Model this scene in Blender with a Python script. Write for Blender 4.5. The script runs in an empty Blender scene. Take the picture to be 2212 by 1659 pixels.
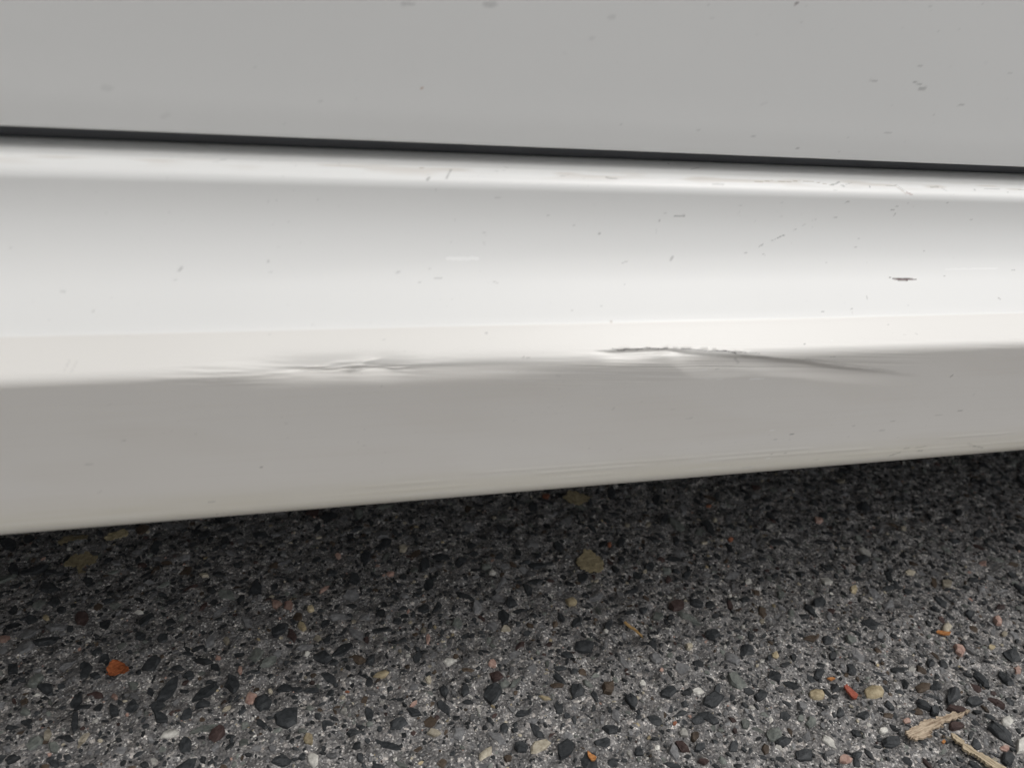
import bpy, bmesh, math, random
import numpy as np
from mathutils import Matrix, Vector, noise

# ------------------------------------------------------------------ camera, sky, sun, exposure
scene = bpy.context.scene
COL = scene.collection
cam_data = bpy.data.cameras.new('camera')
cam = bpy.data.objects.new('camera', cam_data)
COL.objects.link(cam)
cam.matrix_world = Matrix(((0.96351184, 0.04297129, -0.26419386, 0.0),
                           (-0.25383527, 0.4598624, -0.85093726, 0.0),
                           (0.08492695, 0.88694985, 0.4539905, 0.38),
                           (0, 0, 0, 1)))
cam_data.sensor_width = 36.0
cam_data.lens = 36.0 * 1660 / 2212
cam_data.clip_start = 0.01
cam_data.clip_end = 1000.0
cam_data.dof.use_dof = True
cam_data.dof.focus_distance = 0.45
cam_data.dof.aperture_fstop = 8.5
scene.camera = cam

SUN_EL, SUN_AZ = math.radians(60), math.radians(112)
world = bpy.data.worlds.new('World')
scene.world = world
world.use_nodes = True
wn, wl = world.node_tree.nodes, world.node_tree.links
wn.clear()
sky = wn.new('ShaderNodeTexSky')
sky.sky_type = 'NISHITA'
sky.sun_disc = False
sky.sun_elevation = SUN_EL
sky.sun_rotation = SUN_AZ
sky.air_density = 1.0
sky.dust_density = 4.0
hs = wn.new('ShaderNodeHueSaturation')          # the overcast takes the blue out of the sky
hs.inputs['Saturation'].default_value = 0.16
bg = wn.new('ShaderNodeBackground')
bg.inputs['Strength'].default_value = 0.14
wo = wn.new('ShaderNodeOutputWorld')
wl.new(sky.outputs[0], hs.inputs['Color'])
wl.new(hs.outputs[0], bg.inputs['Color'])
wl.new(bg.outputs[0], wo.inputs['Surface'])

sun_data = bpy.data.lights.new('sun', 'SUN')
sun_data.energy = 1.0
sun_data.angle = math.radians(70)
sun_data.color = (1.0, 0.97, 0.92)
sun = bpy.data.objects.new('sun', sun_data)
COL.objects.link(sun)
sdir = Vector((math.sin(SUN_AZ) * math.cos(SUN_EL), math.cos(SUN_AZ) * math.cos(SUN_EL), math.sin(SUN_EL)))
sun.rotation_euler = sdir.to_track_quat('Z', 'Y').to_euler()

vs = scene.view_settings
vs.view_transform = 'Standard'
vs.look = 'None'
vs.exposure = 0.06
vs.gamma = 1.0
vs.use_curve_mapping = False

rng = np.random.default_rng(11)
random.seed(11)

# ------------------------------------------------------------------ measured data (metres)
SILL_MARKS = [
  ([(0.21073,0.21412),(0.21334,0.21372),(0.22071,0.21492),(0.22884,0.21432),(0.23642,0.21552)],0.000238,'tan',0.6), ([(0.23837,0.21512),(0.24402,0.21492),(0.24939,0.21392),(0.25349,0.21332)],0.000239,'tan',0.5),
  ([(0.25353,0.21332),(0.25637,0.21412),(0.25884,0.21552)],0.000505,'dark',0.7), ([(0.25922,0.21332),(0.26073,0.21272)],0.000509,'dark',0.6),
  ([(0.2755,0.21292),(0.27551,0.21292)],0.000501,'dark',0.8), ([(0.26091,0.21352),(0.26603,0.21512)],0.000219,'dark',0.4),
  ([(0.28576,0.21392),(0.28909,0.21372),(0.29214,0.21452),(0.29495,0.21212),(0.29739,0.21012)],0.000302,'dark',0.5), ([(0.29658,0.21012),(0.29953,0.20912)],0.000382,'red',0.6),
  ([(0.31281,0.21372),(0.31783,0.21432)],0.00047,'dark',0.45), ([(0.31975,0.21332),(0.32228,0.21172)],0.000316,'dark',0.45),
  ([(0.34016,0.21292),(0.34017,0.21292)],0.00073,'dark',0.45), ([(0.34672,0.21372),(0.35252,0.21372),(0.35694,0.21412)],0.000327,'dark',0.4),
  ([(0.36139,0.21212),(0.3614,0.21212)],0.0005,'dark',0.4), ([(0.36944,0.21392),(0.37305,0.21392)],0.000291,'dark',0.4),
  ([(0.254,0.21032),(0.25613,0.21012)],0.000216,'dark',0.3), ([(0.32352,0.20932),(0.32593,0.20952)],0.000238,'dark',0.3),
  ([(0.26151,0.20451),(0.26312,0.20511)],0.000293,'dark',0.7), ([(0.29194,0.19851),(0.29225,0.19931)],0.000384,'dark',0.9),
  ([(0.28945,0.20131),(0.29097,0.20131)],0.000305,'dark',0.55), ([(0.29183,0.20311),(0.29274,0.20311)],0.000306,'dark',0.5),
  ([(0.2979,0.20471),(0.29867,0.20471)],0.000231,'dark',0.4), ([(0.2159,0.1827),(0.21811,0.1837)],0.000315,'dark',0.8),
  ([(0.22221,0.1853),(0.22504,0.1863)],0.000176,'dark',0.55), ([(0.22606,0.1869),(0.22963,0.18831)],0.000283,'dark',0.85),
  ([(0.23455,0.19071),(0.236,0.19111)],0.00025,'dark',0.55), ([(0.23934,0.19311),(0.24072,0.19331)],0.000251,'dark',0.6),
  ([(0.24448,0.19511),(0.24506,0.19511)],0.000217,'dark',0.5), ([(0.24589,0.19571),(0.24647,0.19571)],0.000217,'dark',0.5),
  ([(0.2449,0.19211),(0.24562,0.19211)],0.000181,'dark',0.4), ([(0.27227,0.1867),(0.27363,0.1867)],0.000226,'dark',0.7),
  ([(0.25656,0.19691),(0.25847,0.19711)],0.000257,'dark',0.55), ([(0.31246,0.1811),(0.31326,0.1811)],0.00028,'dark',0.6),
  ([(0.27358,0.15589),(0.27375,0.15729)],0.000265,'dark',0.6), ([(0.35578,0.15529),(0.35671,0.15449)],0.000382,'dark',0.6),
  ([(0.29715,0.15229),(0.29809,0.15229)],0.000235,'dark',0.6), ([(0.24605,0.14968),(0.24692,0.14968)],0.000255,'dark',0.6),
  ([(0.26288,0.15088),(0.26378,0.15088)],0.000224,'dark',0.5), ([(0.32383,0.16769),(0.32448,0.16769)],0.000285,'dark',0.6),
  ([(0.36917,0.1705),(0.37124,0.1705)],0.000302,'dark',0.6), ([(0.20809,0.1795),(0.20906,0.1797)],0.000277,'dark',0.7),
  ([(0.21801,0.1791),(0.21932,0.1787)],0.000281,'dark',0.4), ([(0.34013,0.19731),(0.34162,0.19711)],0.000246,'dark',0.4),
  ([(0.32221,0.20551),(0.32316,0.20572)],0.000278,'dark',0.45), ([(0.2256,0.19691),(0.22742,0.19691)],0.000211,'dark',0.35),
  ([(0.2707,0.1827),(0.27176,0.1827)],0.000226,'dark',0.4), ([(0.27764,0.1745),(0.27769,0.1751)],0.000229,'dark',0.4),
  ([(0.26526,0.14768),(0.26601,0.14768)],0.000225,'dark',0.5), ([(0.2533,0.1751),(0.25404,0.1751)],0.000222,'dark',0.4),
  ([(0.29734,0.14828),(0.29812,0.14828)],0.000235,'dark',0.4), ([(0.24776,0.23813),(0.24939,0.23833)],0.000505,'dark',0.5),
  ([(0.28981,0.16709),(0.29234,0.16649)],0.000311,'scuff',0.7), ([(0.29195,0.16649),(0.29576,0.16609)],0.000545,'scuff',0.9),
  ([(0.29498,0.16609),(0.30037,0.16589)],0.000782,'scuff',1), ([(0.29968,0.16609),(0.3036,0.16609)],0.00059,'scuff',0.95),
  ([(0.3032,0.16609),(0.30619,0.16609)],0.000356,'scuff',0.8), ([(0.32602,0.1713),(0.35936,0.1717)],0.000571,'white',0.35),
  ([(0.05459,0.21012),(0.0554,0.21092)],0.000697,'dark',0.75), ([(0.06256,0.21072),(0.06513,0.21552)],0.000462,'dark',0.6),
  ([(0.08979,0.22012),(0.09063,0.21912)],0.00049,'dark',0.4), ([(0.08418,0.20311),(0.08642,0.20331)],0.000226,'dark',0.3),
  ([(0.07911,0.18791),(0.08004,0.18811)],0.000348,'dark',0.3), ([(0.04053,0.1707),(0.04208,0.1713)],0.000482,'dark',0.35),
  ([(0.0568,0.16829),(0.05988,0.16829)],0.000247,'dark',0.4), ([(0.05001,0.16649),(0.05087,0.16649)],0.000326,'dark',0.35),
  ([(0.1082,0.19611),(0.10915,0.19611)],0.000266,'dark',0.5), ([(0.1329,0.18811),(0.13364,0.18811)],0.000278,'dark',0.6),
  ([(0.14418,0.1749),(0.1475,0.1759)],0.000252,'dark',0.45), ([(0.13088,0.15469),(0.13162,0.15469)],0.000307,'dark',0.6),
  ([(0.11668,0.15249),(0.11765,0.15249)],0.0003,'dark',0.35), ([(0.08288,0.16649),(0.08463,0.16569)],0.000258,'dark',0.4),
  ([(0.07613,0.1709),(0.07709,0.1711)],0.000219,'dark',0.25), ([(0.12049,0.19151),(0.12133,0.19151)],0.000181,'dark',0.4),
  ([(0.09999,0.19871),(0.10174,0.19851)],0.000233,'dark',0.3), ([(0.13559,0.21372),(0.13977,0.21332)],0.000305,'dark',0.4),
  ([(0.11392,0.21372),(0.11759,0.21432)],0.000265,'dark',0.3), ([(0.08418,0.21552),(0.08886,0.21632)],0.000198,'dark',0.3),
  ([(0.05457,0.1725),(0.05533,0.1725)],0.000247,'dark',0.3), ([(0.14404,0.16469),(0.14454,0.16469)],0.00022,'dark',0.5),
  ([(0.10749,0.15609),(0.10809,0.15609)],0.000207,'dark',0.4), ([(0.05205,0.21612),(0.05356,0.21612)],0.000376,'tan',0.6),
  ([(0.13487,0.14708),(0.13487,0.14708)],0.000739,'tan',0.5), ([(0.06308,0.1769),(0.07628,0.1769)],0.00089,'white',0.55),  # the broad white mark is a pale reflection painted into the colour
  ([(-0.0444,0.1721),(-0.04347,0.1733)],0.000604,'dark',0.5), ([(-0.0461,0.16829),(-0.04536,0.16829)],0.000323,'dark',0.3),
  ([(-0.08597,0.16389),(-0.08477,0.16389)],0.000428,'dark',0.35), ([(-0.07498,0.15549),(-0.07471,0.15629)],0.00039,'dark',0.3),
  ([(-0.01068,0.1755),(-0.01065,0.1763)],0.000443,'dark',0.45), ([(-0.01074,0.1715),(-0.00946,0.1715)],0.00032,'dark',0.35),
  ([(-0.10272,0.1809),(-0.10167,0.1813)],0.000293,'dark',0.3), ([(-0.06892,0.16129),(-0.06822,0.16129)],0.000309,'dark',0.2),
  ([(-0.02682,0.21772),(-0.02494,0.21792)],0.000379,'dark',0.35), ([(-0.02978,0.21572),(-0.02704,0.21672)],0.000235,'dark',0.25),
  ([(-0.07921,0.22873),(-0.07661,0.22913)],0.000447,'dark',0.15), ([(-0.06876,0.09846),(-0.0678,0.09846)],0.000387,'dark',0.35),
  ([(-0.08429,0.08725),(-0.08139,0.08705)],0.000213,'dark',0.35), ([(-0.01833,0.07964),(-0.01778,0.07944)],0.000301,'dark',0.8),
  ([(-0.08191,0.07184),(-0.08075,0.07244)],0.000393,'dark',0.3), ([(-0.01173,0.14468),(-0.01101,0.14468)],0.000257,'dark',0.4),
  ([(-0.0835,0.13227),(-0.08188,0.13668)],0.000354,'dark',0.22), ([(-0.08124,0.13167),(-0.07957,0.13588)],0.000355,'dark',0.18),
  ([(-0.03832,0.05443),(-0.03463,0.05483)],0.000221,'dark',0.7), ([(-0.04077,0.06203),(-0.03804,0.06183)],0.000135,'dark',0.5),
  ([(-0.03248,0.06223),(-0.03082,0.06223)],0.000137,'dark',0.4), ([(-0.07154,0.11626),(-0.06964,0.11707)],0.000206,'dark',0.15),
  ([(0.07642,0.14288),(0.0772,0.14288)],0.000447,'dark',0.7), ([(0.09128,0.13107),(0.09215,0.13167)],0.00034,'dark',0.5),
  ([(0.09339,0.13107),(0.09475,0.13127)],0.000342,'dark',0.5), ([(0.03334,0.14128),(0.03415,0.14108)],0.000254,'dark',0.3),
  ([(0.07794,0.14028),(0.07986,0.14048)],0.000252,'dark',0.25), ([(0.03154,0.11947),(0.03201,0.12007)],0.00026,'dark',0.4),
  ([(0.04128,0.13588),(0.04201,0.13588)],0.000209,'dark',0.3), ([(0.07404,0.12487),(0.08989,0.12367)],0.000139,'white',0.3),
  ([(0.0841,0.12047),(0.09859,0.11927)],0.000173,'white',0.35), ([(-0.0066,0.14928),(-0.0066,0.14928)],2.4e-05,'dark',0.01),
  ([(0.11011,0.12427),(0.13784,0.12087),(0.17374,0.11707),(0.19446,0.11466)],0.00018,'white',0.3), ([(0.1774,0.12067),(0.18146,0.12107)],0.000165,'white',0.5),
  ([(0.18544,0.12087),(0.18747,0.12107)],0.000267,'dark',0.5), ([(0.2057,0.11466),(0.21132,0.11446)],0.000174,'white',0.5),
  ([(0.24273,0.11066),(0.24474,0.11066)],0.000266,'dark',0.5), ([(0.15213,0.10426),(0.15304,0.10426)],0.000293,'dark',0.5),
  ([(0.23093,0.13307),(0.23178,0.13307)],0.000318,'dark',0.5), ([(0.13881,0.10026),(0.13913,0.10146)],0.00045,'dark',0.25),
  ([(0.19458,0.12627),(0.19715,0.12387)],0.000672,'dark',0.3), ([(0.169,0.09866),(0.17064,0.09846)],0.000482,'dark',0.15),
  ([(0.17867,0.09225),(0.18197,0.09245)],0.000423,'dark',0.2), ([(0.1329,0.13387),(0.13607,0.13307),(0.13856,0.13327),(0.14287,0.13347),(0.14529,0.13327),(0.14909,0.13367),(0.15216,0.13347),(0.15584,0.13307),(0.1596,0.13307)],0.000213,'chip',0.8),
  ([(0.16645,0.13267),(0.17214,0.13227),(0.17708,0.13147),(0.18023,0.13107),(0.18349,0.13107)],0.000192,'chip',0.6), ([(0.18351,0.13107),(0.1887,0.13087),(0.19194,0.13027),(0.19387,0.12967)],0.000263,'chip',0.9),
  ([(0.19584,0.13007),(0.19917,0.12987)],0.000201,'chip',0.6), ([(0.20119,0.12967),(0.20625,0.12927)],0.000169,'chip',0.6),
  ([(0.32668,0.10986),(0.32712,0.11086)],0.0005,'dark',0.8), ([(0.24251,0.07724),(0.24435,0.07764)],0.000465,'dark',0.85),
  ([(0.23359,0.07484),(0.23538,0.07484)],0.000352,'dark',0.6), ([(0.2387,0.07444),(0.2434,0.07404)],0.000158,'dark',0.4),
  ([(0.24256,0.11066),(0.24508,0.11066)],0.000259,'dark',0.55), ([(0.34479,0.08565),(0.34738,0.08565)],0.000317,'dark',0.6),
  ([(0.33091,0.05883),(0.3347,0.05883)],0.00041,'dark',0.75), ([(0.31328,0.05683),(0.31966,0.05883)],0.000481,'dark',0.5),
  ([(0.32106,0.06143),(0.32467,0.06163)],0.000484,'dark',0.4), ([(0.32916,0.06103),(0.33562,0.06183)],0.0004,'dark',0.35),
  ([(0.37046,0.05903),(0.37761,0.05743)],0.000671,'dark',0.35), ([(0.36481,0.06143),(0.3723,0.05843)],0.000664,'dark',0.2),
  ([(0.29809,0.07564),(0.30185,0.07564)],0.000377,'dark',0.4), ([(0.30274,0.08145),(0.30569,0.08145)],0.000251,'dark',0.4),
  ([(0.27931,0.08004),(0.28077,0.08004)],0.000244,'dark',0.5), ([(0.33055,0.08365),(0.33561,0.08365)],0.000217,'dark',0.25),
  ([(0.34547,0.07564),(0.34985,0.07564)],0.000223,'dark',0.25), ([(0.24576,0.12587),(0.24857,0.12607)],0.000363,'dark',0.4),
  ([(0.34955,0.09625),(0.34954,0.09725)],0.000361,'dark',0.3), ([(0.23065,0.13267),(0.23174,0.13327)],0.000283,'dark',0.5),
  ([(0.28188,0.14208),(0.2825,0.14208)],0.000306,'dark',0.5), ([(0.28899,0.13628),(0.29084,0.13608)],0.000267,'dark',0.2),
  ([(0.29647,0.13688),(0.29739,0.13608)],0.00039,'dark',0.25), ([(0.24351,0.06464),(0.24462,0.06464)],0.000355,'dark',0.4),
  ([(0.2348,0.06444),(0.23624,0.06464)],0.000351,'dark',0.4), ([(0.22105,0.05703),(0.22553,0.05703)],0.000626,'dark',0.2),
  ([(0.26362,0.05823),(0.26683,0.05823)],0.000409,'dark',0.25), ([(0.23339,0.06223),(0.23569,0.06223)],0.000351,'white',0.6),
  ([(0.22202,0.09725),(0.2226,0.09725)],0.000329,'white',0.6), ([(0.24372,0.10586),(0.24431,0.10586)],0.000298,'white',0.6),
  ([(0.27168,0.11787),(0.27303,0.11787)],0.000237,'white',0.6), ([(0.31512,0.09385),(0.3161,0.09385)],0.000251,'white',0.6),
  ([(0.22931,0.08085),(0.23232,0.08065)],0.000231,'white',0.6), ([(0.20588,0.11446),(0.21346,0.11446)],0.000179,'white',0.6),
  ([(0.2462,0.13428),(0.2472,0.13428)],0.000217,'white',0.6), ([(0.17034,0.19651),(0.17525,0.19671)],0.000472,'dark',0.75),
  ([(0.16267,0.19431),(0.16268,0.19431)],0.000468,'dark',0.7), ([(0.16306,0.19811),(0.16564,0.19771)],0.000233,'dark',0.4),
  ([(0.17411,0.23293),(0.17413,0.23293)],0.00067,'dark',0.8), ([(0.1827,0.22553),(0.18812,0.22833)],0.000485,'dark',0.5),
  ([(0.24895,0.23873),(0.24896,0.23873)],0.000767,'dark',0.6), ([(0.13333,0.18831),(0.13334,0.18831)],0.00045,'dark',0.6),
  ([(0.16876,0.1763),(0.16983,0.1779)],0.000714,'dark',0.5), ([(0.16141,0.18831),(0.16182,0.19131)],0.000235,'dark',0.15),
  ([(0.12094,0.19171),(0.12095,0.19171)],0.00044,'dark',0.3), ([(0.10827,0.19611),(0.10956,0.19611)],0.000215,'dark',0.3),
  ([(0.1882,0.21172),(0.19381,0.21192)],0.000785,'dark',0.3), ([(0.13528,0.21372),(0.14069,0.21312)],0.000443,'dark',0.35),
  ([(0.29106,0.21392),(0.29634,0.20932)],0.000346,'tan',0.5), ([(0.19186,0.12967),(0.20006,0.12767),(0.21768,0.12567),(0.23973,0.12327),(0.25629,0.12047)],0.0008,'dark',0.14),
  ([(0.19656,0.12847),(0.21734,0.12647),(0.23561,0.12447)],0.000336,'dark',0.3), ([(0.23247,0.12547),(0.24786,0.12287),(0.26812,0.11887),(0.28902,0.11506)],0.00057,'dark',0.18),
]
DOOR_MARKS = [
  ([(0.04343,0.13081),(0.04723,0.13081)],0.000866,'dark',0.35), ([(0.07497,0.13321),(0.07899,0.13321)],0.00099,'dark',0.4),
  ([(-0.0653,0.0936),(-0.06295,0.094)],0.001237,'dark',0.15), ([(0.0518,0.1),(0.05243,0.10041)],0.000433,'rust',0.9),
  ([(-0.04661,0.084),(-0.04467,0.0852)],0.00099,'dark',0.12), ([(0.21022,0.14401),(0.21103,0.14441)],0.000632,'scuff',0.6),
  ([(0.12737,0.13241),(0.1292,0.13241)],0.000884,'dark',0.25), ([(0.12057,0.12401),(0.122,0.12401)],0.000632,'dark',0.15),
  ([(0.10952,0.11761),(0.11257,0.11761)],0.000379,'dark',0.25), ([(0.26113,0.11601),(0.26454,0.11561)],0.000442,'dark',0.5),
  ([(0.28477,0.11641),(0.28952,0.11561)],0.000442,'dark',0.55), ([(0.28976,0.11361),(0.29293,0.11401)],0.000821,'dark',0.5),
  ([(0.3158,0.10721),(0.31898,0.10761)],0.000442,'dark',0.5), ([(0.34184,0.11201),(0.34383,0.11201)],0.000379,'dark',0.5),
  ([(0.27708,0.14881),(0.27918,0.14841)],0.000379,'dark',0.3), ([(0.28428,0.12361),(0.28609,0.12361)],0.000379,'dark',0.35),
  ([(0.28,0.0924),(0.28351,0.0924)],0.000253,'dark',0.35), ([(0.20763,0.0876),(0.20935,0.0876)],0.000316,'dark',0.4),
  ([(0.2085,0.092),(0.20996,0.092)],0.000253,'dark',0.3), ([(0.23392,0.0828),(0.23495,0.0828)],0.000379,'dark',0.5),
  ([(0.33739,0.12361),(0.33906,0.12361)],0.000505,'dark',0.25), ([(0.17898,0.0892),(0.17992,0.0892)],0.000316,'dark',0.3),
  ([(0.14033,0.0896),(0.14119,0.09)],0.000316,'dark',0.3), ([(0.20791,0.10201),(0.21012,0.10281)],0.000758,'dark',0.12),
]
DENT_PATH = [
  (0.12581,0.13327), (0.13904,0.13347), (0.15931,0.13327), (0.17299,0.13247), (0.18683,0.13107), (0.19634,0.13007),
  (0.20863,0.12807), (0.23536,0.12387), (0.26389,0.11907), (0.29418,0.11386), (0.3132,0.11066),
]
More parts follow.
